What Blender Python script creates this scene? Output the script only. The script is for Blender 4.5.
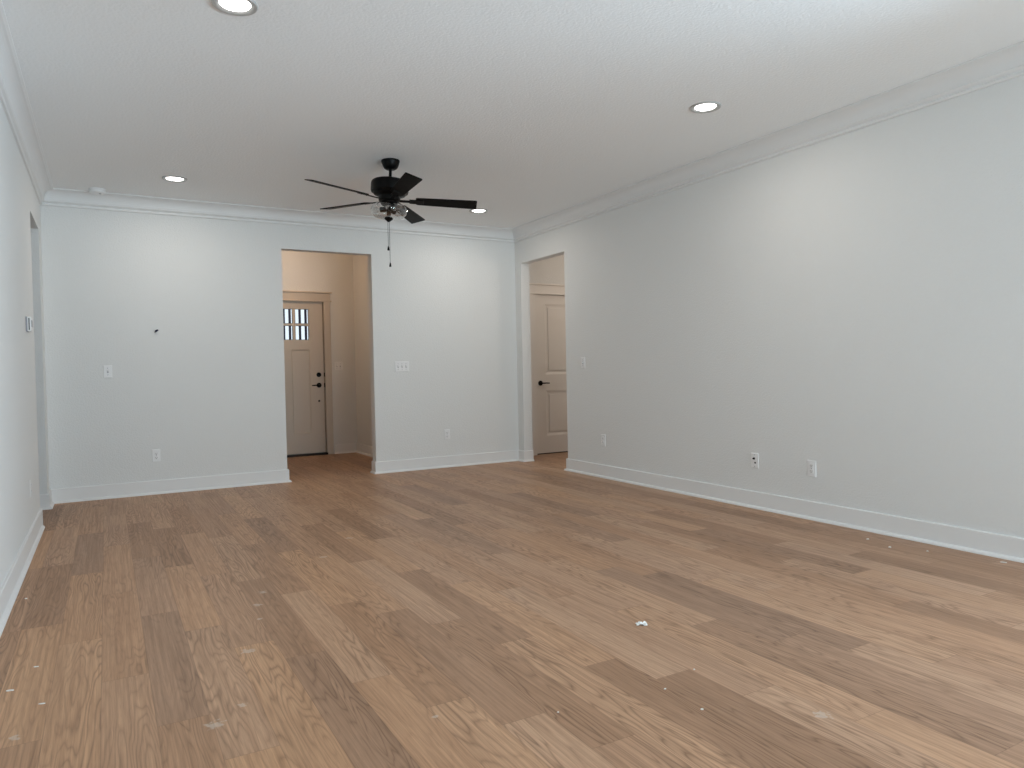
import bpy, bmesh, math, random
from mathutils import Vector, Matrix, noise as mnoise
for o in list(bpy.data.objects): bpy.data.objects.remove(o)
S = bpy.context.scene
COL = S.collection
PI = math.pi
rng = random.Random(7)

# ------------------------------------------------------------------ room measures (metres)
XL, XR, YB, H = -0.454, 4.285, 7.461, 2.739      # left / right wall face, back wall face, ceiling
YF = -2.60                                        # wall behind the camera
TH = 0.115                                        # wall thickness
OL, OR_, OT = 1.576, 2.512, 2.357                 # opening in the back wall
LS = 3.55                                         # the left wall starts here; nearer the camera an unseen kitchen side is added for light
KX = -4.6                                         # far wall of the added kitchen side
LN, LF, LT = 6.395, 7.173, 2.345                  # opening in the left wall
RN, RF, RT = 6.405, 7.327, 2.338                  # opening in the right wall
FY, FX = 9.65, 2.985                              # foyer: door wall, right wall
HY = 7.77                                         # hall door wall

# ------------------------------------------------------------------ camera
f, yaw, pitch, roll = 719.29, 0.5138, -0.0204, -0.0204
cam = bpy.data.cameras.new('camera'); co = bpy.data.objects.new('camera', cam); COL.objects.link(co)
cam.sensor_fit = 'HORIZONTAL'; cam.sensor_width = 36; cam.lens = f * 36 / 1024
cam.clip_start = 0.02
fw = Vector((math.sin(yaw), math.cos(yaw), 0)); rt = Vector((math.cos(yaw), -math.sin(yaw), 0)); up = Vector((0, 0, 1))
fw2 = fw * math.cos(pitch) + up * math.sin(pitch); u2 = up * math.cos(pitch) - fw * math.sin(pitch)
r3 = rt * math.cos(roll) + u2 * math.sin(roll); u3 = u2 * math.cos(roll) - rt * math.sin(roll)
m = Matrix((r3, u3, -fw2)).transposed().to_4x4(); m.translation = Vector((0, 0, 1.0935))
co.matrix_world = m
S.camera = co

# ------------------------------------------------------------------ world, daylight, exposure
S.view_settings.view_transform = 'Standard'; S.view_settings.look = 'None'
S.view_settings.exposure = 0.14; S.view_settings.gamma = 1.0; S.view_settings.use_curve_mapping = False
W = bpy.data.worlds.new('sky'); S.world = W; W.use_nodes = True
bg = W.node_tree.nodes['Background']; bg.inputs[0].default_value = (0.80, 0.90, 1.0, 1); bg.inputs[1].default_value = 1.15
def area(name, loc, rot, sx, sy, power, col, spread=PI):
    l = bpy.data.lights.new(name, 'AREA'); l.shape = 'RECTANGLE'; l.size = sx; l.size_y = sy
    l.energy = power; l.color = col; l.spread = spread
    o = bpy.data.objects.new(name, l); COL.objects.link(o); o.location = loc; o.rotation_euler = rot; return o
# daylight through the glazed doors behind the camera
area('sky_daylight', (1.7, YF - 0.30, 1.06), (PI / 2, 0, 0), 1.6, 2.0, 28, (0.66, 0.88, 1.06))
area('garden_daylight', (3.4, YF - 0.30, 1.06), (PI / 2, 0, 0), 1.6, 2.0, 24, (1.0, 0.99, 0.84))
# sunlit paving outside throws light up through the glass
area('paving_bounce', (2.5, YF - 2.2, 0.15), (PI / 2 + 0.38, 0, 0), 4.0, 1.0, 120, (0.72, 0.92, 1.05), 2.0)
area('terrace_daylight', (XR + 2.4, -1.9, 0.20), (PI / 2 + 0.32, 0, 0.85), 2.6, 1.0, 205, (0.62, 0.86, 1.06), 2.2)
area('terrace_sky', (XR + 0.25, -0.45, 1.10), (PI / 2 - 0.5, 0, PI / 2), 3.3, 1.9, 54, (0.90, 0.96, 1.04))
area('kitchen_fill', (KX - 0.25, 0.6, 1.5), (0, -PI / 2, 0), 1.4, 3.2, 42, (0.74, 0.93, 1.0))  # added fill light from the left to brighten the right wall
# warm lamps of the entry and of the side hall
def point(name, loc, power, col, r):
    l = bpy.data.lights.new(name, 'POINT'); l.energy = power; l.color = col; l.shadow_soft_size = r
    o = bpy.data.objects.new(name, l); COL.objects.link(o); o.location = loc
area('foyer_lamp', (1.75, 8.45, 2.62), (PI / 2 - 0.12, 0, 0), 0.5, 0.12, 6.0, (1.0, 0.64, 0.38))
point('hall_lamp', (5.6, 6.6, 2.2), 10.5, (1.0, 0.84, 0.70), 0.10)

# ------------------------------------------------------------------ materials
def mat(name, col, rough=0.5, metal=0.0, bump=None, spec=0.5):
    mt = bpy.data.materials.new(name); mt.use_nodes = True
    nt = mt.node_tree; b = nt.nodes['Principled BSDF']
    b.inputs['Base Color'].default_value = (*col, 1); b.inputs['Roughness'].default_value = rough
    b.inputs['Metallic'].default_value = metal; b.inputs['Specular IOR Level'].default_value = spec
    n = nt.nodes.new('ShaderNodeTexNoise'); tc = nt.nodes.new('ShaderNodeTexCoord')
    nt.links.new(tc.outputs['Object'], n.inputs['Vector'])
    if bump:
        sc, st, dist = bump
        n.inputs['Scale'].default_value = sc; n.inputs['Detail'].default_value = 3
        bp = nt.nodes.new('ShaderNodeBump'); bp.inputs['Strength'].default_value = st; bp.inputs['Distance'].default_value = dist
        nt.links.new(n.outputs['Fac'], bp.inputs['Height']); nt.links.new(bp.outputs['Normal'], b.inputs['Normal'])
    else:                                               # faint unevenness of the finish
        n.inputs['Scale'].default_value = 14
        mr = nt.nodes.new('ShaderNodeMapRange'); mr.inputs['To Min'].default_value = rough * 0.9; mr.inputs['To Max'].default_value = min(1, rough * 1.1)
        nt.links.new(n.outputs['Fac'], mr.inputs['Value']); nt.links.new(mr.outputs['Result'], b.inputs['Roughness'])
    return mt
M = {}
M['wall'] = mat('wall_paint', (0.785, 0.79, 0.78), 0.75, bump=(85, 0.6, 0.004), spec=0.3)
M['ceiling'] = mat('ceiling_paint', (0.92, 0.93, 0.93), 0.85, bump=(66, 0.6, 0.0045), spec=0.2)
M['trim'] = mat('trim_paint', (0.82, 0.82, 0.815), 0.5)
M['door'] = mat('door_paint_warm_lit', (0.62, 0.55, 0.47), 0.45)  # warm dim light of the entry is put into this tan
M['hall_door'] = mat('hall_door_paint', (0.80, 0.77, 0.73), 0.45)
M['plastic'] = mat('white_plastic', (0.86, 0.86, 0.86), 0.35)
M['grey_plastic'] = mat('grey_plastic', (0.33, 0.33, 0.36), 0.4)
M['slot'] = mat('dark_slot', (0.02, 0.02, 0.02), 0.6)
M['black'] = mat('black_metal', (0.0025, 0.0025, 0.0025), 0.4, 0.0, spec=0.14)
M['blade'] = mat('black_blade', (0.0025, 0.0025, 0.0025), 0.5, spec=0.10)
M['bronze'] = mat('dark_bronze', (0.03, 0.022, 0.018), 0.4, 0.6)
M['chrome'] = mat('chrome', (0.75, 0.75, 0.75), 0.15, 1.0)
M['nickel'] = mat('grey_trim_metal', (0.55, 0.55, 0.54), 0.4, 0.4)
M['chain'] = mat('chain_metal', (0.12, 0.12, 0.12), 0.45, 0.6)
M['paper'] = mat('paper', (0.9, 0.9, 0.88), 0.8)
M['plaster'] = mat('plaster_crumb', (0.85, 0.83, 0.79), 0.9)
M['blue'] = mat('dark_blue_sheath', (0.012, 0.016, 0.06), 0.5)
def glass(name, tint, gl, rough=0.02):
    mt = bpy.data.materials.new(name); mt.use_nodes = True; nt = mt.node_tree; nt.nodes.clear()
    out = nt.nodes.new('ShaderNodeOutputMaterial'); mx = nt.nodes.new('ShaderNodeMixShader')
    t = nt.nodes.new('ShaderNodeBsdfTransparent'); t.inputs[0].default_value = (*tint, 1)
    g = nt.nodes.new('ShaderNodeBsdfGlossy'); g.inputs['Roughness'].default_value = rough
    lw = nt.nodes.new('ShaderNodeLayerWeight'); lw.inputs['Blend'].default_value = gl
    pw = nt.nodes.new('ShaderNodeMath'); pw.operation = 'POWER'; pw.inputs[1].default_value = 1.5; nt.links.new(lw.outputs['Facing'], pw.inputs[0])
    ad = nt.nodes.new('ShaderNodeMath'); ad.operation = 'MULTIPLY_ADD'; ad.inputs[1].default_value = 0.9; ad.inputs[2].default_value = 0.04; nt.links.new(pw.outputs[0], ad.inputs[0])
    nt.links.new(ad.outputs[0], mx.inputs[0]); nt.links.new(t.outputs[0], mx.inputs[1]); nt.links.new(g.outputs[0], mx.inputs[2])
    nt.links.new(mx.outputs[0], out.inputs[0]); return mt
M['glass'] = glass('clear_glass', (0.97, 0.98, 0.98), 0.5)
M['bowl'] = glass('bowl_glass', (0.95, 0.96, 0.96), 0.5)
def emit(name, col, st):
    mt = bpy.data.materials.new(name); mt.use_nodes = True; nt = mt.node_tree; nt.nodes.clear()
    out = nt.nodes.new('ShaderNodeOutputMaterial'); e = nt.nodes.new('ShaderNodeEmission')
    e.inputs[0].default_value = (*col, 1); e.inputs[1].default_value = st; nt.links.new(e.outputs[0], out.inputs[0]); return mt
M['led'] = emit('lit_diffuser', (1.0, 0.98, 0.95), 9.0)

def floor_material(spots):
    mt = bpy.data.materials.new('oak_planks'); mt.use_nodes = True; nt = mt.node_tree; L = nt.links.new
    N = nt.nodes.new; b = nt.nodes['Principled BSDF']
    def math_(op, a, bb=None, c=None):
        n = N('ShaderNodeMath'); n.operation = op
        for i, v in enumerate((a, bb, c)):
            if v is None: continue
            if isinstance(v, (int, float)): n.inputs[i].default_value = v
            else: L(v, n.inputs[i])
        return n.outputs[0]
    def mixc(fac, a, bb, mode='MIX'):
        n = N('ShaderNodeMix'); n.data_type = 'RGBA'; n.blend_type = mode
        for i, v in ((0, fac), (6, a), (7, bb)):
            if isinstance(v, (int, float)): n.inputs[i].default_value = v
            elif isinstance(v, tuple): n.inputs[i].default_value = (*v, 1)
            else: L(v, n.inputs[i])
        return n.outputs[2]
    tc = N('ShaderNodeTexCoord'); sp = N('ShaderNodeSeparateXYZ'); L(tc.outputs['Object'], sp.inputs[0])
    at = N('ShaderNodeAttribute'); at.attribute_name = 'plank'; sa = N('ShaderNodeSeparateColor'); L(at.outputs['Color'], sa.inputs[0])
    tone, rnd, hue = sa.outputs[0], sa.outputs[1], sa.outputs[2]
    uv = N('ShaderNodeUVMap'); uv.uv_map = 'plank_uv'; su = N('ShaderNodeSeparateXYZ'); L(uv.outputs[0], su.inputs[0])
    def noise_(kx, ky, kr, scale=1.0, detail=3, rough=0.55, dist=0.0):
        cb = N('ShaderNodeCombineXYZ')
        L(math_('MULTIPLY_ADD', sp.outputs[0], kx, math_('MULTIPLY', rnd, 31.7)), cb.inputs[0])
        L(math_('MULTIPLY_ADD', sp.outputs[1], ky, math_('MULTIPLY', rnd, 57.3)), cb.inputs[1])
        L(math_('MULTIPLY', rnd, kr), cb.inputs[2])
        n = N('ShaderNodeTexNoise'); n.inputs['Scale'].default_value = scale; n.inputs['Detail'].default_value = detail
        n.inputs['Roughness'].default_value = rough; n.inputs['Distortion'].default_value = dist
        L(cb.outputs[0], n.inputs['Vector']); return n.outputs['Fac']
    fig = noise_(8.0, 0.80, 91, detail=2.6, rough=0.5, dist=0.15)           # cathedral figure: contour lines of a slow field
    ring = math_('FRACT', math_('MULTIPLY', fig, 21.0))
    ring = math_('POWER', math_('ABSOLUTE', math_('MULTIPLY_ADD', ring, 2.0, -1.0)), 3.0)
    figamt = N('ShaderNodeMapRange'); L(noise_(4, 0.8, 13, detail=1), figamt.inputs[0]); figamt.inputs[1].default_value = 0.36; figamt.inputs[2].default_value = 0.62; figamt = figamt.outputs[0]
    streak = noise_(95, 1.7, 40, detail=4, rough=0.68)
    pore = noise_(300, 10.0, 22, detail=2, rough=0.6)
    cloud = noise_(5, 1.0, 70, detail=2)
    cr = N('ShaderNodeValToRGB'); L(tone, cr.inputs[0])
    e = cr.color_ramp.elements; e[0].position = 0.0; e[0].color = (0.415, 0.228, 0.122, 1); e[1].position = 1.0; e[1].color = (0.630, 0.362, 0.197, 1)
    x = e.new(0.5); x.color = (0.550, 0.306, 0.164, 1)
    base = mixc(hue, cr.outputs[0], mixc(1.0, cr.outputs[0], (0.92, 1.05, 1.32), 'MULTIPLY'))
    base = mixc(math_('MULTIPLY', math_('SUBTRACT', cloud, 0.35), 0.9), base, mixc(1.0, base, (0.80, 0.80, 0.80), 'MULTIPLY'))
    base = mixc(math_('MULTIPLY', math_('MULTIPLY_ADD', figamt, 0.75, 0.2), ring), base, mixc(1.0, base, (0.54, 0.50, 0.46), 'MULTIPLY'))
    st = N('ShaderNodeMapRange'); L(streak, st.inputs[0]); st.inputs[1].default_value = 0.42; st.inputs[2].default_value = 0.72
    base = mixc(math_('MULTIPLY', st.outputs[0], 0.85), base, mixc(1.0, base, (0.66, 0.63, 0.60), 'MULTIPLY'))
    st2 = N('ShaderNodeMapRange'); L(streak, st2.inputs[0]); st2.inputs[1].default_value = 0.42; st2.inputs[2].default_value = 0.25
    base = mixc(math_('MULTIPLY', st2.outputs[0], 0.85), base, mixc(1.0, base, (1.22, 1.22, 1.20), 'MULTIPLY'))
    pr = N('ShaderNodeMapRange'); L(pore, pr.inputs[0]); pr.inputs[1].default_value = 0.56; pr.inputs[2].default_value = 0.72
    base = mixc(math_('MULTIPLY', pr.outputs[0], 0.45), base, mixc(1.0, base, (0.62, 0.58, 0.55), 'MULTIPLY'))
    # seams between the boards (uv: x and y run in metres from the board's own corner, z unused)
    at2 = N('ShaderNodeAttribute'); at2.attribute_name = 'size'; ss = N('ShaderNodeSeparateColor'); L(at2.outputs['Color'], ss.inputs[0])
    ux = math_('MINIMUM', su.outputs[0], math_('SUBTRACT', ss.outputs[0], su.outputs[0]))
    uy = math_('MINIMUM', su.outputs[1], math_('SUBTRACT', math_('MULTIPLY', ss.outputs[1], 4.0), su.outputs[1]))
    ed = math_('MINIMUM', ux, uy)
    sm = N('ShaderNodeMapRange'); L(ed, sm.inputs[0]); sm.inputs[1].default_value = 0.0004; sm.inputs[2].default_value = 0.0022; sm.inputs[3].default_value = 0.45; sm.inputs[4].default_value = 0.0
    base = mixc(sm.outputs[0], base, mixc(1.0, base, (0.45, 0.42, 0.40), 'MULTIPLY'))
    # plaster dust trodden onto the boards
    tot = None
    dn = N('ShaderNodeTexNoise'); dn.inputs['Scale'].default_value = 55; dn.inputs['Detail'].default_value = 4; L(tc.outputs['Object'], dn.inputs['Vector'])
    for (px, py, r) in spots:
        dx = math_('SUBTRACT', sp.outputs[0], px); dy = math_('SUBTRACT', sp.outputs[1], py)
        d = math_('SQRT', math_('ADD', math_('MULTIPLY', dx, dx), math_('MULTIPLY', dy, dy)))
        v = math_('SUBTRACT', 1.0, math_('DIVIDE', d, r)); v = math_('MAXIMUM', v, 0.0)
        tot = v if tot is None else math_('MAXIMUM', tot, v)
    dm = N('ShaderNodeMapRange'); L(math_('MULTIPLY_ADD', tot, 0.55, dn.outputs['Fac']), dm.inputs[0]); dm.inputs[1].default_value = 0.72; dm.inputs[2].default_value = 0.86
    gate = math_('MINIMUM', math_('MULTIPLY', tot, 8.0), 1.0)
    base = mixc(math_('MULTIPLY', math_('MULTIPLY', dm.outputs[0], gate), 0.5), base, (0.66, 0.57, 0.49))
    L(base, b.inputs['Base Color'])
    rr = N('ShaderNodeMapRange'); L(streak, rr.inputs[0]); rr.inputs[3].default_value = 0.38; rr.inputs[4].default_value = 0.56
    L(rr.outputs[0], b.inputs['Roughness']); b.inputs['Specular IOR Level'].default_value = 0.4
    bp = N('ShaderNodeBump'); bp.inputs['Strength'].default_value = 0.12; bp.inputs['Distance'].default_value = 0.001
    L(math_('SUBTRACT', streak, sm.outputs[0]), bp.inputs['Height']); L(bp.outputs['Normal'], b.inputs['Normal'])
    return mt

# ------------------------------------------------------------------ mesh helpers
def add_box(bm, x0, x1, y0, y1, z0, z1, bevel=0.0, seg=2):
    r = bmesh.ops.create_cube(bm, size=1.0)
    vs = r['verts']
    for v in vs:
        v.co = Vector(((x0 + x1) / 2 + v.co.x * (x1 - x0), (y0 + y1) / 2 + v.co.y * (y1 - y0), (z0 + z1) / 2 + v.co.z * (z1 - z0)))
    if bevel:
        es = list({e for v in vs for e in v.link_edges})
        bmesh.ops.bevel(bm, geom=es, offset=bevel, segments=seg, profile=0.6, affect='EDGES')
def box(*a, **k):
    bm = bmesh.new(); add_box(bm, *a, **k); return bm
def add_lathe(bm, prof, n=40, mtx=None):
    """revolve (r, z) pairs about z; ends with r == 0 close on the axis"""
    rings = []
    for r, z in prof:
        if r < 1e-6: rings.append([bm.verts.new((0, 0, z))])
        else: rings.append([bm.verts.new((r * math.cos(2 * PI * i / n), r * math.sin(2 * PI * i / n), z)) for i in range(n)])
    for a, c in zip(rings, rings[1:]):
        for i in range(n):
            j = (i + 1) % n
            if len(a) == 1 and len(c) == 1: continue
            if len(a) == 1: bm.faces.new((a[0], c[i], c[j]))
            elif len(c) == 1: bm.faces.new((a[i], a[j], c[0]))
            else: bm.faces.new((a[i], a[j], c[j], c[i]))
    if mtx is not None: bmesh.ops.transform(bm, matrix=mtx, verts=[v for r in rings for v in r])
    return bm
def lathe(prof, n=40, mtx=None): return add_lathe(bmesh.new(), prof, n, mtx)
def add_tube(bm, pts, r, n=10):
    pts = [Vector(p) for p in pts]; rings = []
    for i, p in enumerate(pts):
        t = (pts[min(i + 1, len(pts) - 1)] - pts[max(i - 1, 0)]).normalized()
        a = t.orthogonal().normalized() if i == 0 else (rings_a - t * rings_a.dot(t)).normalized()
        rings_a = a; bq = t.cross(a); rr = r[i] if isinstance(r, (list, tuple)) else r
        rings.append([bm.verts.new(p + a * rr * math.cos(2 * PI * k / n) + bq * rr * math.sin(2 * PI * k / n)) for k in range(n)])
    for a, c in zip(rings, rings[1:]):
        for k in range(n): bm.faces.new((a[k], a[(k + 1) % n], c[(k + 1) % n], c[k]))
    bm.faces.new(rings[0][::-1]); bm.faces.new(rings[-1]); return bm
def add_run(bm, prof, p0, p1, nrm, m0=0, m1=0):
    """moulding: profile (d, z) swept from p0 to p1, d along nrm; m = 1 inner mitre, -1 outer mitre, 0 square"""
    p0 = Vector((*p0, 0)); p1 = Vector((*p1, 0)); n = Vector((*nrm, 0)); t = (p1 - p0).normalized()
    A = [bm.verts.new(p0 + n * d + t * (d * m0) + Vector((0, 0, z))) for d, z in prof]
    B = [bm.verts.new(p1 + n * d - t * (d * m1) + Vector((0, 0, z))) for d, z in prof]
    k = len(prof)
    for i in range(k):
        j = (i + 1) % k; bm.faces.new((A[i], A[j], B[j], B[i]))
    bm.faces.new(A[::-1]); bm.faces.new(B)
def obj(name, bm, m, parent=None, smooth=False, loc=None, mtx=None):
    bmesh.ops.recalc_face_normals(bm, faces=bm.faces)
    me = bpy.data.meshes.new(name); bm.to_mesh(me); bm.free()
    o = bpy.data.objects.new(name, me); COL.objects.link(o)
    me.materials.append(M[m] if isinstance(m, str) else m)
    if smooth:
        for p in me.polygons: p.use_smooth = True
        try: me.set_sharp_from_angle(angle=math.radians(38))
        except Exception: pass
    if parent: o.parent = parent
    if loc: o.location = loc
    if mtx is not None: o.matrix_local = mtx
    return o
def tag(o, label=None, cat=None, group=None, kind=None):
    if label: o['label'] = label
    if cat: o['category'] = cat
    if group: o['group'] = group
    if kind: o['kind'] = kind
    return o
def thing(name, label, cat, loc=(0, 0, 0), group=None, kind=None, mtx=None):
    o = bpy.data.objects.new(name, None); COL.objects.link(o); o.empty_display_size = 0.05
    o.location = loc
    if mtx is not None: o.matrix_world = mtx
    return tag(o, label, cat, group, kind)
def struct(name, bm, m, label, cat, **k):
    return tag(obj(name, bm, m, **k), label, cat, kind='structure')
def copy_tree(o, parent=None):
    c = o.copy(); COL.objects.link(c)
    if parent: c.parent = parent
    for ch in [x for x in bpy.data.objects if x.parent == o]: copy_tree(ch, c)
    return c

# ------------------------------------------------------------------ floor: 6 in planks, 1.187 m long, each column with its own stagger
PW, PL, PX0 = 0.1537, 1.187, -0.044
# column: (y of one end joint)
PH = {-3: 3.77, -2: 3.78, -1: 4.66, 0: 4.15, 1: 3.68, 2: 3.36, 3: 3.05, 4: 4.01, 5: 3.66, 6: 3.35, 7: 3.12, 8: 4.05, 9: 3.70, 10: 3.34,
      11: 3.12, 12: 4.06, 13: 3.76, 14: 3.44, 15: 3.14, 16: 4.12, 17: 3.88, 18: 3.60, 19: 3.36, 20: 3.14, 21: 3.92, 22: 3.55, 23: 4.20, 24: 3.80, 25: 3.45, 26: 4.27}
# tones read off the photo: (column, y inside the board) -> tone 0 dark .. 1 light
TN = {(-3, 6.2): .05, (-3, 5.0): .5, (-3, 4.2): .3, (-3, 3.3): .25, (-2, 4.4): .05, (-2, 3.2): .72, (-2, 5.4): .5, (-2, 6.6): .55, (-1, 5.3): .05, (-1, 4.2): .6, (-1, 3.0): .72, (-1, 2.2): .62,
      (-1, 6.4): .45, (0, 5.0): .55, (0, 3.6): .42, (0, 2.5): .55, (0, 6.1): .48, (1, 5.4): .12, (1, 4.2): .35, (1, 3.1): .16, (1, 2.0): .28, (1, 6.7): .5, (2, 6.2): .6, (2, 5.1): .1, (2, 4.0): .62, (2, 2.8): .75, (2, 1.8): .85,
      (3, 5.9): .22, (3, 4.8): .55, (3, 3.7): .55, (3, 2.5): .92, (4, 5.8): .3, (4, 4.6): .78, (4, 3.4): .15, (4, 2.3): .14, (5, 4.2): .28, (5, 3.0): .9, (5, 1.9): .65, (5, 5.4): .6, (6, 5.0): .12, (6, 3.9): .82,
      (6, 2.7): .25, (6, 1.6): .9, (7, 4.9): .55, (7, 3.7): .78, (7, 2.5): .2, (7, 1.5): .95, (8, 4.6): .15, (8, 5.8): .7, (8, 3.5): .8, (8, 2.3): .2, (8, 1.2): .45, (9, 4.3): .8, (9, 3.1): .1, (9, 2.0): .85,
      (10, 2.8): .8, (10, 5.2): .08, (10, 4.0): .72, (10, 1.5): .08, (11, 2.5): .88, (11, 1.3): .02, (11, 4.9): .7, (11, 3.7): .45, (12, 2.2): .6, (12, 1.1): .85, (12, 3.5): .5, (12, 4.7): .35, (13, 1.9): .78, (13, .8): .8, (13, 4.4): .25, (13, 5.5): .85, (13, 3.1): .6,
      (14, 2.9): .8, (14, 1.7): .18, (14, 5.2): .15, (14, 4.1): .5, (15, 1.4): .25, (15, 2.6): .15, (15, 3.7): .5, (15, 6.2): .6, (15, 5.0): .4, (16, 2.3): .05, (16, 1.2): .85, (16, 3.5): .35, (16, 4.7): .7,
      (17, 2.2): .9, (17, 1.0): .4, (17, 3.4): .65, (18, 4.3): .2, (18, 5.5): .15, (18, 3.0): .8, (19, 2.8): .6, (19, 1.6): .5, (20, 3.7): .85, (20, 2.6): .3, (20, 1.4): .1, (21, 3.4): .15, (21, 2.2): .7, (21, 4.5): .5,
      (22, 2.9): .02, (22, 4.1): .82, (22, 1.7): .75, (23, 3.6): .05, (23, 2.5): .7, (23, 4.8): .6, (24, 2.1): .02, (24, 3.3): .6, (26, 3.8): .1, (26, 2.7): .2, (25, 2.2): .35, (25, 3.3): .4}
def build_floor():
    verts, faces, cols, sizes, uvs = [], [], [], [], []
    x_lo, x_hi, y_lo, y_hi = KX - .12, 6.4, YF - 0.12, FY + 0.25
    k0 = math.floor((x_lo - PX0) / PW); k1 = math.ceil((x_hi - PX0) / PW)
    for k in range(k0, k1 + 1):
        xa = PX0 + k * PW; xb = xa + PW
        ph = PH.get(k, rng.uniform(3, 4.18))
        y = ph - PL * math.ceil((ph - y_lo) / PL)
        while y < y_hi:
            a, c = y, y + PL; y += PL
            tn = None
            for (kk, yy), v in TN.items():
                if kk == k and a <= yy < c: tn = v
            if tn is None: tn = min(1, max(0, rng.gauss(0.52, 0.2)))
            rn = rng.random(); hu = 0.05 + 0.40 * rng.random() + 0.40 * min(1, max(0, (k + 2) / 18))
            i = len(verts); verts += [(xa, a, 0), (xb, a, 0), (xb, c, 0), (xa, c, 0)]; faces.append((i, i + 1, i + 2, i + 3))
            cols.append((tn, rn, hu, 1)); sizes.append((PW, PL / 4.0, 0, 1)); uvs += [(0, 0), (PW, 0), (PW, PL), (0, PL)]
    me = bpy.data.meshes.new('floor'); me.from_pydata(verts, [], faces)
    me.uv_layers.new(name='plank_uv'); me.attributes.new('plank', 'FLOAT_COLOR', 'FACE'); me.attributes.new('size', 'FLOAT_COLOR', 'FACE')
    me.attributes['plank'].data.foreach_set('color', [v for c in cols for v in c])
    me.attributes['size'].data.foreach_set('color', [v for c in sizes for v in c])
    me.uv_layers['plank_uv'].data.foreach_set('uv', [v for c in uvs for v in c])
    spots = [(0.267, 2.408, .05), (0.46, 2.985, .045), (0.366, 2.505, .03), (1.096, 4.272, .04), (1.371, 4.666, .045), (0.658, 3.756, .035), (0.597, 3.558, .035), (0.567, 3.35, .025), (0.876, 2.091, .02), (1.909, 1.465, .045), (-.272, 2.648, .03)]
    me.materials.append(floor_material(spots))
    o = bpy.data.objects.new('floor', me); COL.objects.link(o)
    tag(o, 'oak plank floor running through the room into the entry', 'floor', kind='structure')
build_floor()

# ------------------------------------------------------------------ shell
RY0, RY1, RZ = -2.2, 1.3, 2.10                     # glazed terrace doors in the right wall, beside the camera
struct('ceiling', box(KX - .12, 6.4, YF - 0.12, FY + 0.25, H, H + 0.1), 'ceiling', 'white ceiling of the living room', 'ceiling')
bm = bmesh.new()
add_box(bm, -2.2, OL, YB, YB + TH, 0, H); add_box(bm, OR_, XR + TH, YB, YB + TH, 0, H); add_box(bm, OL, OR_, YB, YB + TH, OT, H)
struct('wall_back', bm, 'wall', 'white back wall with a tall cased-free opening to the entry', 'wall')
bm = bmesh.new()
add_box(bm, XL - TH, XL, LS, LN, 0, H); add_box(bm, XL - TH, XL, LF, YB, 0, H); add_box(bm, XL - TH, XL, LN, LF, LT, H)
struct('wall_left', bm, 'wall', 'white left wall ending at an opening near the back corner', 'wall')
bm = bmesh.new()
add_box(bm, XR, XR + TH, YF, RY0, 0, H); add_box(bm, XR, XR + TH, RY1, RN, 0, H); add_box(bm, XR, XR + TH, RY0, RY1, RZ, H); add_box(bm, XR, XR + TH, RF, YB, 0, H); add_box(bm, XR, XR + TH, RN, RF, RT, H)
struct('wall_right', bm, 'wall', 'long blank white wall on the right', 'wall')
WX0, WX1, WZ = 0.8, 4.2, 2.10
bm = bmesh.new()
add_box(bm, KX - TH, WX0, YF - TH, YF, 0, H); add_box(bm, WX1, XR + TH, YF - TH, YF, 0, H); add_box(bm, WX0, WX1, YF - TH, YF, WZ, H)
struct('wall_front', bm, 'wall', 'wall with glazed doors on the camera side of the room', 'wall')
wn = thing('window_1', 'wide glazed patio doors on the camera side of the room', 'window', (0, YF - 0.06, 0), kind='structure')
bm = bmesh.new()
for x in (WX0 + .03, (2 * WX0 + WX1) / 3, (WX0 + 2 * WX1) / 3, WX1 - .03): add_box(bm, x - .03, x + .03, -.03, .03, 0, WZ)
add_box(bm, WX0, WX1, -.03, .03, 0, .06); add_box(bm, WX0, WX1, -.03, .03, WZ - .06, WZ)
obj('window_frame', bm, 'trim', wn)
obj('pane', box(WX0 + .02, WX1 - .02, -.004, .004, .04, WZ - .04), 'glass', wn)
bm = bmesh.new()
KY0, KY1, KZ0, KZ1 = -1.1, 2.3, 0.75, 2.25
add_box(bm, KX - TH, KX, YF - TH, KY0, 0, H); add_box(bm, KX - TH, KX, KY1, LS + TH, 0, H); add_box(bm, KX - TH, KX, KY0, KY1, 0, KZ0); add_box(bm, KX - TH, KX, KY0, KY1, KZ1, H)
add_box(bm, KX, XL - TH, LS, LS + TH, 0, H)
struct('wall_kitchen_added', bm, 'wall', 'walls of the unseen kitchen side added left of the camera for light', 'wall')  # unseen side space, added to let light in from the left
wr = thing('window_3', 'glazed terrace doors in the right wall beside the camera', 'window', (XR + 0.06, 0, 0), kind='structure')
bm = bmesh.new()
for y in (RY0 + .03, (RY0 + RY1) / 2, RY1 - .03): add_box(bm, -.03, .03, y - .03, y + .03, 0, RZ)
add_box(bm, -.03, .03, RY0, RY1, 0, .06); add_box(bm, -.03, .03, RY0, RY1, RZ - .06, RZ)
obj('window_frame', bm, 'trim', wr)
obj('pane', box(-.004, .004, RY0 + .02, RY1 - .02, .04, RZ - .04), 'glass', wr)
wk = thing('added_window', 'wide unseen window added on the kitchen side for light from the left', 'window', (KX - 0.06, 0, 0), kind='structure')  # unseen window, added as the opening for the left fill light
bm = bmesh.new()
for y in (KY0 + .03, (KY0 + KY1) / 2, KY1 - .03): add_box(bm, -.03, .03, y - .03, y + .03, KZ0, KZ1)
add_box(bm, -.03, .03, KY0, KY1, KZ0, KZ0 + .06); add_box(bm, -.03, .03, KY0, KY1, KZ1 - .06, KZ1)
obj('window_frame', bm, 'trim', wk)
obj('pane', box(-.004, .004, KY0 + .02, KY1 - .02, KZ0 + .04, KZ1 - .04), 'glass', wk)
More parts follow.
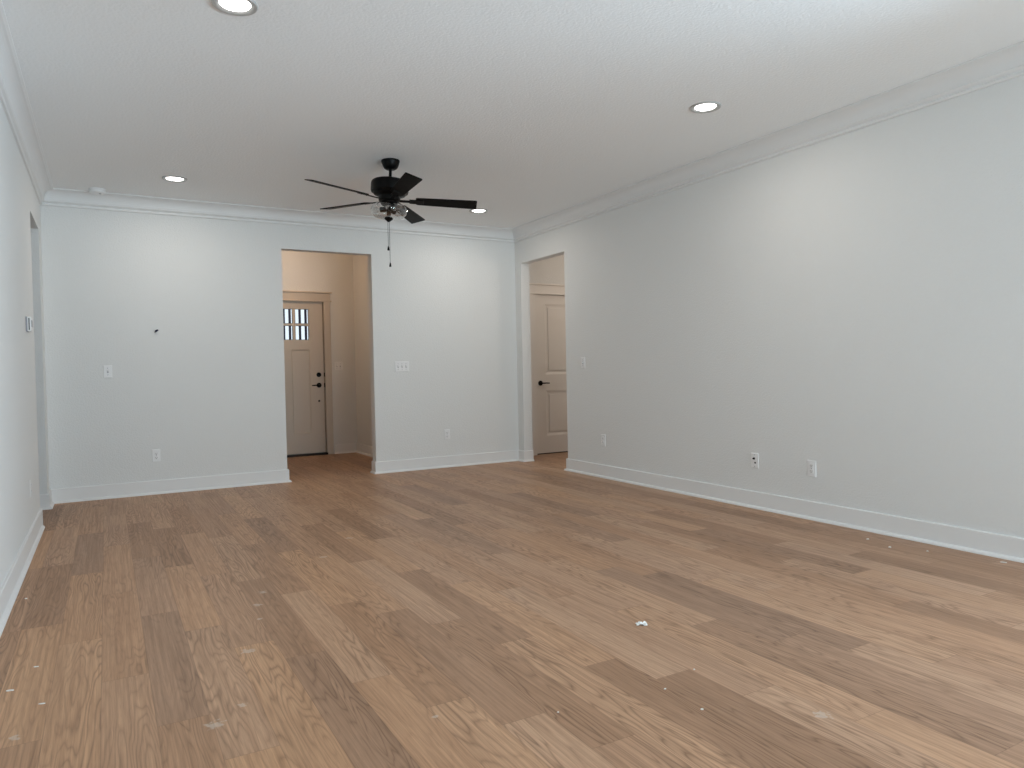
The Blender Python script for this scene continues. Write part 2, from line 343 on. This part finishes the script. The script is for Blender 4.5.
# entry behind the back wall
bm = bmesh.new()
D0, D1, DT = 1.600, 2.556, 2.062       # front door leaf
add_box(bm, 0.9, D0 - .02, FY, FY + TH, 0, H); add_box(bm, D1 + .02, FX + TH, FY, FY + TH, 0, H); add_box(bm, D0 - .02, D1 + .02, FY, FY + TH, DT + .02, H)
struct('wall_entry_back', bm, 'wall', 'wall around the front door at the end of the entry', 'wall')
struct('wall_entry_right', box(FX, FX + TH, YB + TH, FY, 0, H), 'wall', 'right side wall of the entry beyond the opening', 'wall')
struct('wall_entry_left', box(0.9, 1.0, YB + TH, FY, 0, H), 'wall', 'left side wall of the entry hidden behind the back wall', 'wall')
# side hall behind the right wall
E0, E1, ET = 4.737, 5.500, 2.046
bm = bmesh.new()
add_box(bm, XR, E0 - .02, HY, HY + TH, 0, H); add_box(bm, E1 + .02, 6.4, HY, HY + TH, 0, H); add_box(bm, E0 - .02, E1 + .02, HY, HY + TH, ET + .02, H)
add_box(bm, XR, XR + TH, YB + TH, HY, 0, H)
struct('wall_hall_back', bm, 'wall', 'wall around the panel door in the side hall', 'wall')
bm = bmesh.new(); add_box(bm, 6.3, 6.4, 5.2, HY, 0, H); add_box(bm, XR + TH, 6.4, 5.1, 5.2, 0, H)
struct('wall_hall_side', bm, 'wall', 'far walls of the side hall', 'wall')
bm = bmesh.new(); add_box(bm, -2.2, -2.1, 4.9, YB, 0, H); add_box(bm, -2.1, XL - TH, 4.9, 5.0, 0, H)
struct('wall_corridor', bm, 'wall', 'walls of the passage beyond the left opening', 'wall')

# ------------------------------------------------------------------ mouldings
CZ = H
cove = [(.032 + .062 * (1 - math.cos(a * PI / 2 / 8)), -.088 + .074 * math.sin(a * PI / 2 / 8)) for a in range(9)]
CROWN = [(0, CZ - .139), (.013, CZ - .139), (.018, CZ - .133), (.018, CZ - .126), (.012, CZ - .119), (.014, CZ - .114), (.028, CZ - .106), (.033, CZ - .099), (.030, CZ - .092)] + [(d, CZ + z) for d, z in cove] + \
        [(.098, CZ - .012), (.106, CZ - .009), (.106, CZ), (0, CZ)]
for nm, p0, p1, n, lb in (('trim_back', (XL, YB), (XR, YB), (0, -1), 'crown moulding along the top of the back wall'),
                          ('trim_left', (XL, LS), (XL, YB), (1, 0), 'crown moulding along the top of the left wall'),
                          ('trim_right', (XR, YB), (XR, YF), (-1, 0), 'crown moulding along the top of the right wall'),
                          ('trim_front', (XR, YF), (KX, YF), (0, 1), 'crown moulding above the glazed doors')):
    bm = bmesh.new(); add_run(bm, CROWN, p0, p1, n, 1, 1); struct(nm, bm, 'trim', lb, 'crown moulding')
BH = 0.127
BASE = [(0, 0), (.015, 0), (.015, BH - .004), (.011, BH), (0, BH)]
SHOE = [(.015, 0)] + [(.015 + .019 * math.cos(a * PI / 2 / 5), .020 * math.sin(a * PI / 2 / 5)) for a in range(6)]
def runs(bm, *rs, shoe=True):
    for (p0, p1, n, a, b) in rs:
        add_run(bm, BASE, p0, p1, n, a, b)
        if shoe: add_run(bm, SHOE, p0, p1, n, a, b)
bm = bmesh.new()
runs(bm, ((XL, YB), (OL, YB), (0, -1), 1, -1), ((OL, YB), (OL, YB + TH), (1, 0), -1, 0),
     ((OR_, YB + TH), (OR_, YB), (-1, 0), 0, -1), ((OR_, YB), (XR, YB), (0, -1), -1, 1))
struct('baseboard_back', bm, 'trim', 'white baseboard along the back wall', 'baseboard')
bm = bmesh.new()
add_run(bm, BASE, (XL, LS), (XL, LN), (1, 0), 0, -1); add_run(bm, SHOE, (XL, LS), (XL, LN - .10), (1, 0), 0, 0)
add_run(bm, BASE, (XL, LN), (XL - TH, LN), (0, 1), -1, 0)
runs(bm, ((XL - TH, LF), (XL, LF), (0, -1), 0, -1), ((XL, LF), (XL, YB), (1, 0), -1, 1))
struct('baseboard_left', bm, 'trim', 'white baseboard along the left wall', 'baseboard')
bm = bmesh.new()
runs(bm, ((XR, YB), (XR, RF), (-1, 0), 1, -1), ((XR, RF), (XR + TH, RF), (0, -1), -1, 0),
     ((XR + TH, RN), (XR, RN), (0, 1), 0, -1), ((XR, RN), (XR, RY1 + .01), (-1, 0), -1, 0))
struct('baseboard_right', bm, 'trim', 'white baseboard along the right wall', 'baseboard')
bm = bmesh.new()
runs(bm, ((2.665, FY), (FX, FY), (0, -1), 0, 1), ((FX, FY), (FX, YB + TH), (-1, 0), 1, 0))
struct('baseboard_entry', bm, 'trim', 'baseboard in the entry right of the front door', 'baseboard')
bm = bmesh.new(); runs(bm, ((XR + TH, HY), (4.64, HY), (0, -1), 0, 0), ((5.6, HY), (6.3, HY), (0, -1), 0, 1))
struct('baseboard_hall', bm, 'trim', 'baseboard beside the hall door', 'baseboard')

# ------------------------------------------------------------------ doors
def casing(name, x0, x1, top, y, m, label, w=.085, over=.035):
    bm = bmesh.new()
    add_box(bm, x0 - w - .012, x0 - .012, y - .017, y, 0, top, .002); add_box(bm, x1 + .012, x1 + w + .012, y - .017, y, 0, top, .002)
    add_box(bm, x0 - w - .03, x1 + w + .03, y - .028, y, top - .002, top + .014, .003)            # fillet
    add_box(bm, x0 - w - .012, x1 + w + .012, y - .019, y, top + .014, top + .112, .002)          # head board
    add_box(bm, x0 - w - over, x1 + w + over, y - .040, y, top + .112, top + .130, .003)          # cap
    # reveal inside the opening, with the stop behind the leaf
    add_box(bm, x0 - .02, x0 + .010, y + .074, y + TH, 0, top + .01); add_box(bm, x1 - .010, x1 + .02, y + .074, y + TH, 0, top + .01)
    add_box(bm, x0 - .02, x1 + .02, y + .074, y + TH, top - .004, top + .02)
    add_box(bm, x0 - .02, x0 - .011, y - .004, y + TH, 0, top + .01); add_box(bm, x1 + .011, x1 + .02, y - .004, y + TH, 0, top + .01)
    add_box(bm, x0 - .02, x1 + .02, y - .004, y + TH, top + .004, top + .02)
    return struct(name, bm, m, label, 'door casing')
casing('trim_1', D0, D1, DT - .012, FY, 'door', 'flat casing with a capped head around the front door')
casing('trim_2', E0, E1, ET - .008, HY, 'hall_door', 'flat casing with a capped head around the hall door')

def leaf_with_holes(x0, x1, z0, z1, holes, y0, y1, rec=(), depth=.012, slope=.018):
    """door slab: cells on a grid; holes stay open, rec cells sink by depth with a sloped sticking on the room side (y0)"""
    bm = bmesh.new()
    xs = sorted({x0, x1} | {h[0] for h in holes + list(rec)} | {h[1] for h in holes + list(rec)})
    zs = sorted({z0, z1} | {h[2] for h in holes + list(rec)} | {h[3] for h in holes + list(rec)})
    inn = lambda cx, cz, L: any(h[0] < cx < h[1] and h[2] < cz < h[3] for h in L)
    def quad(*p): bm.faces.new([bm.verts.new(v) for v in p])
    for a, b in zip(xs, xs[1:]):
        for c, d in zip(zs, zs[1:]):
            cx, cz = (a + b) / 2, (c + d) / 2
            if inn(cx, cz, holes): continue
            quad((b, y1, c), (a, y1, c), (a, y1, d), (b, y1, d))
            if inn(cx, cz, rec): continue
            quad((a, y0, c), (b, y0, c), (b, y0, d), (a, y0, d))
    for (a, b, c, d) in holes:
        quad((a, y0, c), (a, y1, c), (b, y1, c), (b, y0, c)); quad((a, y0, d), (b, y0, d), (b, y1, d), (a, y1, d))
        quad((a, y0, c), (a, y0, d), (a, y1, d), (a, y1, c)); quad((b, y0, c), (b, y1, c), (b, y1, d), (b, y0, d))
    for (a, b, c, d) in rec:
        A, B, Cc, Dd = a + slope, b - slope, c + slope, d - slope; yd = y0 + depth
        o4 = [(a, y0, c), (b, y0, c), (b, y0, d), (a, y0, d)]; i4 = [(A, yd, Cc), (B, yd, Cc), (B, yd, Dd), (A, yd, Dd)]
        for k in range(4): quad(o4[k], o4[(k + 1) % 4], i4[(k + 1) % 4], i4[k])
        quad(*i4)
    quad((x0, y0, z0), (x0, y0, z1), (x0, y1, z1), (x0, y1, z0)); quad((x1, y0, z0), (x1, y1, z0), (x1, y1, z1), (x1, y0, z1))
    quad((x0, y0, z1), (x1, y0, z1), (x1, y1, z1), (x0, y1, z1)); quad((x0, y0, z0), (x0, y1, z0), (x1, y1, z0), (x1, y0, z0))
    bmesh.ops.remove_doubles(bm, verts=bm.verts, dist=1e-5)
    return bm
RY = Matrix.Rotation(PI / 2, 4, 'X')           # local +z of a lathe -> -y (towards the room)
def lever(parent, x, z, y, direction, rose=.033, length=.105):
    h = obj('door_handle', lathe([(0, 0), (rose, 0), (rose, .006), (rose - .006, .011), (.012, .012), (.011, .04), (.0, .04)], 28, Matrix.Translation((x, y, z)) @ RY), 'black', parent, smooth=True)
    bm = bmesh.new()
    add_tube(bm, [(x, y - .030, z), (x, y - .050, z), (x + direction * .02, y - .056, z), (x + direction * .06, y - .056, z + .001), (x + direction * length, y - .053, z - .001)], [.009, .009, .0085, .008, .007], 12)
    obj('lever', bm, 'black', h, smooth=True)
# front door
fd = thing('door_1', 'panelled front door tinted for the warm entry light, with small glazed lites at the end of the entry', 'door', (0, 0, 0), kind='structure')
YD = FY + .026
cols_ = [(1.782, 1.957), (1.989, 2.164), (2.196, 2.371)]; rows_ = [(1.540, 1.729), (1.755, 1.949)]
holes = [(a, b, c, d) for a, b in cols_ for c, d in rows_]
obj('door_leaf', leaf_with_holes(D0, D1, .030, DT, holes, YD, YD + .044, rec=[(1.776, 2.023, .292, 1.414), (2.133, 2.380, .292, 1.414)]), 'door', fd)
for a, b, c, d in holes:
    p = obj('glass_lite', box(a - .003, b + .003, YD + .020, YD + .026, c - .003, d + .003), 'glass', fd)
    bm = bmesh.new()
    for t in (.36, .80): add_box(bm, a + (b - a) * t - .016, a + (b - a) * t + .016, YD + .014, YD + .019, c, d)
    add_box(bm, a, a + .006, YD + .014, YD + .019, c, d); add_box(bm, b - .006, b, YD + .014, YD + .019, c, d)
    add_box(bm, a, b, YD + .014, YD + .019, c, c + .005); add_box(bm, a, b, YD + .014, YD + .019, d - .005, d)
    obj('glazing_bar', bm, 'blue', p)
obj('deadbolt', lathe([(0, 0), (.031, 0), (.031, .010), (.026, .016), (.014, .017), (.012, .026), (0, .026)], 28, Matrix.Translation((2.488, YD, 1.074)) @ RY), 'black', fd, smooth=True)
lever(fd, 2.488, .934, YD, -1)
obj('viewer_hole', lathe([(0, 0), (.014, 0), (.012, .004), (0, .005)], 20, Matrix.Translation((2.486, YD, .722)) @ RY), 'bronze', fd, smooth=True)
for zc in (1.074, .934): obj('strike_plate', box(2.556, 2.566, YD - .022, YD - .002, zc - .028, zc + .028, bevel=.002), 'black', fd)
obj('threshold', box(D0 - .02, D1 + .02, FY - .03, FY + TH, 0, .028, bevel=.006), 'bronze', fd)
# hall door
hd = thing('door_2', 'white two panel hall door with black lever seen through the right opening', 'door', (0, 0, 0), kind='structure')
YE = HY + .030
obj('door_leaf', leaf_with_holes(E0, E1, .014, ET, [], YE, YE + .036, rec=[(4.897, 5.340, 1.019, 1.922), (4.897, 5.340, .234, .814)], depth=.010, slope=.03), 'hall_door', hd)
for (c, d) in ((1.019, 1.922), (.234, .814)):          # raised field of each panel
    bm = bmesh.new(); add_box(bm, 4.897 + .05, 5.340 - .05, YE + .003, YE + .0105, c + .05, d - .05, .006); obj('panel_field', bm, 'hall_door', hd)
lever(hd, 4.817, .910, YE, 1)
obj('gap_shade_strip', box(E0, E1, YE + .004, YE + .034, .002, .0135), 'slot', hd)  # dark strip stands in for the shaded gap under the leaf

# ------------------------------------------------------------------ ceiling fan
FAN = Vector((1.978, 5.359, H))
fan = thing('ceiling_fan', 'black five blade ceiling fan with clear glass light bowl and pull chains', 'ceiling fan', FAN)
obj('canopy', lathe([(0, 0), (.070, 0), (.072, -.006), (.070, -.016), (.060, -.045), (.050, -.062), (.038, -.070), (.0, -.072)], 40), 'black', fan, smooth=True)
tx, ty = -0.068, -0.013                                   # the fan hangs a little askew
nz = Vector((-tx, -ty, 1)).normalized(); ax = Vector((1, 0, tx)).normalized(); ay = nz.cross(ax)
T = Matrix((ax, ay, nz)).transposed().to_4x4(); T.translation = (0, 0, -.045)
def fl(z): return z - H + .045                             # room height -> height in the tilted frame
obj('downrod', lathe([(0, -.005), (.0115, -.005), (.0115, fl(2.592)), (.021, fl(2.590)), (.024, fl(2.572)), (0, fl(2.570))], 20), 'black', fan, smooth=True, mtx=T)
obj('motor_housing', lathe([(0, fl(2.580)), (.06, fl(2.580)), (.130, fl(2.575)), (.142, fl(2.566)), (.146, fl(2.552)), (.146, fl(2.500)), (.142, fl(2.488)), (.128, fl(2.482)), (.122, fl(2.470)),
                            (.100, fl(2.462)), (.086, fl(2.452)), (.082, fl(2.420)), (.066, fl(2.412)), (0, fl(2.412))], 48), 'black', fan, smooth=True, mtx=T)
obj('light_fitter', lathe([(0, fl(2.414)), (.066, fl(2.414)), (.066, fl(2.396)), (.056, fl(2.386)), (.020, fl(2.382)), (.016, fl(2.300)), (.030, fl(2.294)), (.034, fl(2.280)), (.020, fl(2.268)), (.008, fl(2.258)), (0, fl(2.256))], 32), 'black', fan, smooth=True, mtx=T)
obj('glass_bowl', lathe([(.078, fl(2.398)), (.108, fl(2.392)), (.131, fl(2.374)), (.141, fl(2.348)), (.135, fl(2.322)), (.116, fl(2.300)), (.082, fl(2.288)), (.028, fl(2.284))], 48), 'bowl', fan, smooth=True, mtx=T)
for k in range(3):
    a = math.radians(150 + 120 * k)
    Rm = T @ Matrix.Rotation(a, 4, 'Z') @ Matrix.Translation((.030, 0, fl(2.355))) @ Matrix.Rotation(math.radians(96), 4, 'Y')
    sk = obj('lamp_socket', lathe([(0, -.012), (.017, -.012), (.020, 0), (.020, .036), (.017, .04), (0, .04)], 20), 'black', fan, smooth=True, mtx=Rm)
    obj('bulb', lathe([(0, .04), (.010, .04), (.012, .050), (.022, .066), (.024, .078), (.018, .092), (0, .099)], 20), 'bowl', sk, smooth=True)
obj('socket_plate', lathe([(.017, fl(2.386)), (.030, fl(2.384)), (.030, fl(2.352)), (.017, fl(2.350))], 24), 'chrome', fan, smooth=True, mtx=T)
BT0, BP = -0.409, -0.237
zb = fl(2.431)
for k in range(5):
    A = T @ Matrix.Rotation(BT0 + k * 2 * PI / 5, 4, 'Z') @ Matrix.Translation((0, 0, zb)) @ Matrix.Rotation(BP, 4, 'X')
    R0, R1 = .205, .680
    bm = bmesh.new(); out = []
    for i in range(13):                                   # outline: narrower at the root, slightly rounded tip corners
        t = i / 12; out.append((R0 + (R1 - R0) * t, .050 + .014 * t ** .8))
    out = [(R0, .040)] + [(x + .006 if i == 0 else x, w) for i, (x, w) in enumerate(out[:-1])] + [(R1 - .010, .064), (R1 - .003, .0615), (R1, .055)]
    ring = [(x, w) for x, w in out] + [(x, -w) for x, w in reversed(out)]
    top = [bm.verts.new((x, w, .003)) for x, w in ring]; bot = [bm.verts.new((x, w, -.003)) for x, w in ring]
    bm.faces.new(top); bm.faces.new(bot[::-1])
    for i in range(len(ring)):
        j = (i + 1) % len(ring); bm.faces.new((top[i], bot[i], bot[j], top[j]))
    bl = obj('blade', bm, 'blade', fan, mtx=A)
    bm = bmesh.new()                                      # blade iron: neck from the motor, forked plate under the blade
    add_box(bm, .070, .165, -.014, .014, -.010, -.002, .002); add_box(bm, .155, .265, -.030, .030, -.008, -.0028, .002)
    for sx, sy in ((.19, .018), (.19, -.018), (.245, 0)): add_lathe(bm, [(0, -.011), (.005, -.0105), (.006, -.008), (0, -.008)], 10, Matrix.Translation((sx, sy, 0)))
    obj('blade_iron', bm, 'black', bl)
base = T @ Vector((0, 0, fl(2.258)))
for dx, z1 in ((-.006, 2.056), (.006, 1.929)):
    bm = bmesh.new(); n = int((base.z + H - z1) / .008)
    add_tube(bm, [(base.x + dx, base.y, base.z + .01), (base.x + dx, base.y, z1 - H)], .0016, 6)
    for i in range(n): add_lathe(bm, [(0, .003), (.003, 0), (0, -.003)], 6, Matrix.Translation((base.x + dx, base.y, base.z - i * .008)))
    c = obj('pull_chain', bm, 'chain', fan)
    obj('chain_fob', lathe([(0, .016), (.004, .014), (.0065, .004), (.009, -.012), (.008, -.018), (0, -.019)], 16, Matrix.Translation((base.x + dx, base.y, z1 - H))), 'black', c, smooth=True)

# ------------------------------------------------------------------ recessed lights, smoke detector
LP = [(.545, 3.395, 'white recessed ceiling light at the top edge left of the ceiling fan, nearest the camera'),
      (3.372, 3.395, 'white recessed ceiling light right of the fan, near the right wall crown moulding'),
      (.546, 6.611, 'white recessed ceiling light near the back wall, beside the smoke detector'),
      (3.400, 6.650, 'white recessed ceiling light near the back wall, behind the fan blade tip')]
first = None
for x, y, lb in LP:
    if first is None:
        rl = thing('recessed_light', lb, 'ceiling light', (x, y, H), group='recessed ceiling lights')
        obj('trim_ring', lathe([(.097, 0), (.097, -.004), (.093, -.009), (.084, -.0105), (.075, -.007), (.066, -.0015), (.066, 0), (.097, 0)], 48), 'nickel', rl, smooth=True)
        obj('diffuser', lathe([(.0665, -.001), (.064, -.003), (.05, -.0045), (0, -.0055)], 48), 'led', rl, smooth=True)
        first = rl
    else:
        c = copy_tree(first); c.location = (x, y, H); c['label'] = lb
    sl = bpy.data.lights.new('recessed_beam', 'AREA'); sl.shape = 'DISK'; sl.size = .12; sl.energy = 5.0; sl.color = (1.0, .93, .84)
    so = bpy.data.objects.new('recessed_beam', sl); COL.objects.link(so); so.location = (x, y, H - .012)
sd = thing('smoke_detector', 'round white smoke detector on the ceiling by the back left corner', 'smoke detector', (-.020, 7.262, H))
obj('base_plate', lathe([(0, 0), (.066, 0), (.066, -.010), (0, -.010)], 40), 'plastic', sd, smooth=True)
obj('cover', lathe([(.060, -.010), (.060, -.016), (.063, -.018), (.062, -.030), (.052, -.037), (.02, -.039), (0, -.039)], 40), 'plastic', sd, smooth=True)
obj('test_button', lathe([(0, -.0385), (.010, -.0385), (.009, -.042), (0, -.043)], 20, Matrix.Translation((.022, -.01, 0))), 'grey_plastic', sd, smooth=True)

# ------------------------------------------------------------------ plates on the walls (local frame: x along the wall, y out of it, z up)
def wall_mtx(side, u, z):
    if side == 'back': return Matrix.Translation((u, YB, z)) @ Matrix.Rotation(PI, 4, 'Z')
    if side == 'entry': return Matrix.Translation((u, FY, z)) @ Matrix.Rotation(PI, 4, 'Z')
    if side == 'right': return Matrix.Translation((XR, u, z)) @ Matrix.Rotation(PI / 2, 4, 'Z')
    if side == 'left': return Matrix.Translation((XL, u, z)) @ Matrix.Rotation(-PI / 2, 4, 'Z')
def plate_bm(w, h, holes=()):
    bm = bmesh.new(); t = .006; c = .004
    o = [(-w / 2, -h / 2), (w / 2, -h / 2), (w / 2, h / 2), (-w / 2, h / 2)]
    i_ = [(-w / 2 + c, -h / 2 + c), (w / 2 - c, -h / 2 + c), (w / 2 - c, h / 2 - c), (-w / 2 + c, h / 2 - c)]
    A = [bm.verts.new((x, 0, z)) for x, z in o]; B = [bm.verts.new((x, .003, z)) for x, z in o]; Cc = [bm.verts.new((x, t, z)) for x, z in i_]
    for P, Q in ((A, B), (B, Cc)):
        for k in range(4): bm.faces.new((P[k], P[(k + 1) % 4], Q[(k + 1) % 4], Q[k]))
    bm.faces.new(Cc); bm.faces.new(A[::-1]); return bm
def screws(parent, pts):
    for x, z in pts:
        bm = bmesh.new(); add_lathe(bm, [(.0035, .006), (.0035, .0068), (0, .0075)], 12, Matrix.Translation((x, 0, z)) @ Matrix.Rotation(-PI / 2, 4, 'X') @ Matrix.Translation((0, 0, 0)))
        obj('screw', bm, 'grey_plastic', parent)
def switch(name, label, side, u, z, gangs, group=None):
    w = .070 + .046 * (gangs - 1)
    t = thing(name, label, 'light switch', mtx=wall_mtx(side, u, z), group=group)
    obj('cover_plate', plate_bm(w, .115), 'plastic', t)
    for g in range(gangs):
        x = (g - (gangs - 1) / 2) * .046
        obj('switch_slot', box(x - .0055, x + .0055, .0055, .0068, -.013, .013), 'grey_plastic', t)
        bm = bmesh.new(); add_box(bm, x - .004, x + .004, 0, .016, -.005, .005, .0015)
        bmesh.ops.rotate(bm, cent=(x, .004, 0), matrix=Matrix.Rotation(math.radians(28), 3, 'X'), verts=bm.verts)
        bmesh.ops.translate(bm, vec=(0, .004, .002), verts=bm.verts)
        obj('toggle', bm, 'plastic', t)
        screws(t, [(x, .030), (x, -.030)])
    return t
def duplex(label, side, u, z, pm='plastic'):
    t = thing('wall_outlet', label, 'outlet', mtx=wall_mtx(side, u, z), group='duplex wall outlets')
    obj('cover_plate', plate_bm(.070, .115), pm, t)
    for s in (-1, 1):
        r = obj('receptacle', box(-.0165, .0165, .005, .0085, s * .0195 - .0145, s * .0195 + .0145, bevel=.004), pm, t)
        bm = bmesh.new(); zc = s * .0195
        add_box(bm, -.0085, -.0060, .008, .009, zc - .002, zc + .007); add_box(bm, .0055, .0080, .008, .009, zc - .001, zc + .006); add_box(bm, -.0025, .0025, .008, .009, zc - .010, zc - .005)
        obj('slot', bm, 'slot', r)
    screws(t, [(0, 0)])
    return t
switch('light_switch', 'single white light switch on the back wall left of the entry opening', 'back', .017, 1.148, 1)
switch('light_switch', 'white three gang light switch plate on the back wall right of the entry opening', 'back', 2.829, 1.149, 3)
switch('light_switch', 'single white light switch on the right wall beside the hall opening', 'right', 6.093, 1.146, 1)
switch('light_switch', 'double light switch inside the entry right of the front door', 'entry', 2.751, 1.186, 2)
duplex('white outlet low on the back wall left of the entry opening', 'back', .389, .358)
duplex('white outlet low on the back wall right of the entry opening', 'back', 3.350, .370)
duplex('white outlet low on the right wall, nearest the hall opening', 'right', 5.768, .372)
duplex('white outlet low on the right wall, nearest the camera', 'right', 3.347, .357)
duplex('wall coloured outlet low on the left wall below the thermostat', 'left', 5.70, .375, 'wall').scale = (1, .5, 1)
t = thing('cable_plate', 'white cable jack plate with dark sockets left of the nearest right wall outlet', 'wall plate', mtx=wall_mtx('right', 3.852, .362))
obj('cover_plate', plate_bm(.070, .115), 'plastic', t)
obj('coaxial_jack', lathe([(0, .006), (.0085, .006), (.0085, .011), (.005, .012), (.005, .020), (0, .020)], 16, Matrix.Translation((0.004, 0, .016)) @ Matrix.Rotation(-PI / 2, 4, 'X')), 'black', t, smooth=True)
bm = bmesh.new(); add_box(bm, -.012, .002, .0055, .0072, -.022, -.010, .001); obj('data_jack', bm, 'slot', t)
screws(t, [(0, .044), (0, -.044)])
# thermostat on the left wall
t = thing('thermostat', 'small white thermostat on the left wall near the opening', 'thermostat', mtx=wall_mtx('left', 5.82, 1.462))
obj('shadow_gap_plate', box(-.064, .064, 0, .009, -.050, .050, bevel=.003), 'grey_plastic', t)  # grey rim stands in for the shadow gap around the body
obj('body', box(-.058, .058, .008, .030, -.048, .048, bevel=.005), 'plastic', t)
obj('screen', box(-.035, .035, .0295, .0312, -.018, .028, bevel=.001), 'grey_plastic', t)
obj('side_vent', box(.057, .0588, .016, .022, -.040, .040), 'slot', t)
# wire stub on the back wall
t = thing('wire_stub', 'short dark blue wire stub poking out of the back wall above the light switch', 'wire', mtx=wall_mtx('back', .419, 1.517))
bm = bmesh.new(); add_tube(bm, [(0, -.002, 0), (0, .010, 0), (-.006, .018, .004), (-.016, .020, .008)], [.010, .010, .009, .007], 12); obj('sheath', bm, 'blue', t, smooth=True)
bm = bmesh.new(); add_tube(bm, [(.002, .0, -.004), (.006, .012, -.008), (.012, .016, -.012)], [.006, .006, .004], 10); obj('conductor', bm, 'slot', t, smooth=True)

# ------------------------------------------------------------------ bits left on the floor
def lump(name, x, y, r, m, label, cat, seed, flat=.5, group=None, stretch=1.0, rot=0.0):
    bm = bmesh.new(); bmesh.ops.create_icosphere(bm, subdivisions=2, radius=1.0)
    for v in bm.verts:
        d = 1 + .45 * mnoise.noise(v.co * 1.6 + Vector((seed * 3.1, seed * 1.7, 0)))
        v.co = Vector((v.co.x * r * d * stretch, v.co.y * r * d, max(v.co.z, -.6) * r * d * flat))
    z0 = min(v.co.z for v in bm.verts)
    for v in bm.verts: v.co.z -= z0
    o = obj(name, bm, m, loc=(x, y, 0)); o.rotation_euler = (0, 0, rot); return tag(o, label, cat, group)
# torn scrap of white paper, crumpled
bm = bmesh.new()
nx, ny = 12, 7; g = {}
for i in range(nx + 1):
    for j in range(ny + 1):
        u, v = i / nx - .5, j / ny - .5
        ed = 1 - .30 * mnoise.noise(Vector((u * 5, v * 5, 3.3)))
        z = .004 + .011 * abs(mnoise.noise(Vector((u * 6, v * 5, 1.2)))) + .012 * max(0, .3 - abs(u + .1)) * (1 + math.sin(v * 9))
        g[i, j] = bm.verts.new((u * .044 * ed, v * .030 * ed, z * 1.25))
for i in range(nx):
    for j in range(ny): bm.faces.new((g[i, j], g[i + 1, j], g[i + 1, j + 1], g[i, j + 1]))
z0 = min(v.co.z for v in bm.verts)
for v in bm.verts: v.co.z -= z0
r = bmesh.ops.extrude_face_region(bm, geom=bm.faces[:])
for v in r['geom']:
    if isinstance(v, bmesh.types.BMVert): v.co.z += .0012
o = obj('paper_scrap', bm, 'paper', loc=(1.948, 2.376, 0), smooth=True); o.rotation_euler = (0, 0, -.55)
tag(o, 'crumpled scrap of white paper lying in the middle of the plank floor', 'paper scrap')
CR = [(1.620, 1.685, .0042, 'brightest white crumb on the dark plank below the paper scrap'),
      (1.620, 1.859, .0034, 'pale crumb on the dark plank between the paper scrap and the brightest crumb'),
      (1.814, 1.923, .0030, 'tiny pale crumb at the end of a tan plank below right of the paper scrap'),
      (1.222, 1.911, .0030, 'tiny crumb on a pinkish plank left of the dark plank in the foreground'),
      (-.323, 3.059, .0042, 'white sliver at the left edge of the floor, lowest by the left baseboard'),
      (-.261, 3.260, .0032, 'white sliver on the floor just above the lowest sliver by the left baseboard'),
      (-.217, 2.877, .0034, 'small crumb on the light plank right of the lowest white sliver'),
      (-.376, 4.299, .0055, 'white crumb beside the left baseboard, farthest of the left edge bits'),
      (4.062, 2.775, .0065, 'left one of the three crumbs along the right baseboard'),
      (3.988, 2.585, .0065, 'middle one of the three crumbs along the right baseboard'),
      (4.079, 2.415, .0055, 'right one of the three crumbs along the right baseboard'),
      (4.176, 2.061, .005, 'long pale chip against the right baseboard at the right edge of the picture')]
for i, (x, y, rr, lb) in enumerate(CR):
    lump('plaster_crumb', x, y, rr, 'plaster', lb, 'crumb', i + 1, .6, 'plaster crumbs on the floor', 3.2 if 'sliver' in lb or 'chip' in lb else 1.2, -.35 if i < 8 else -1.2)
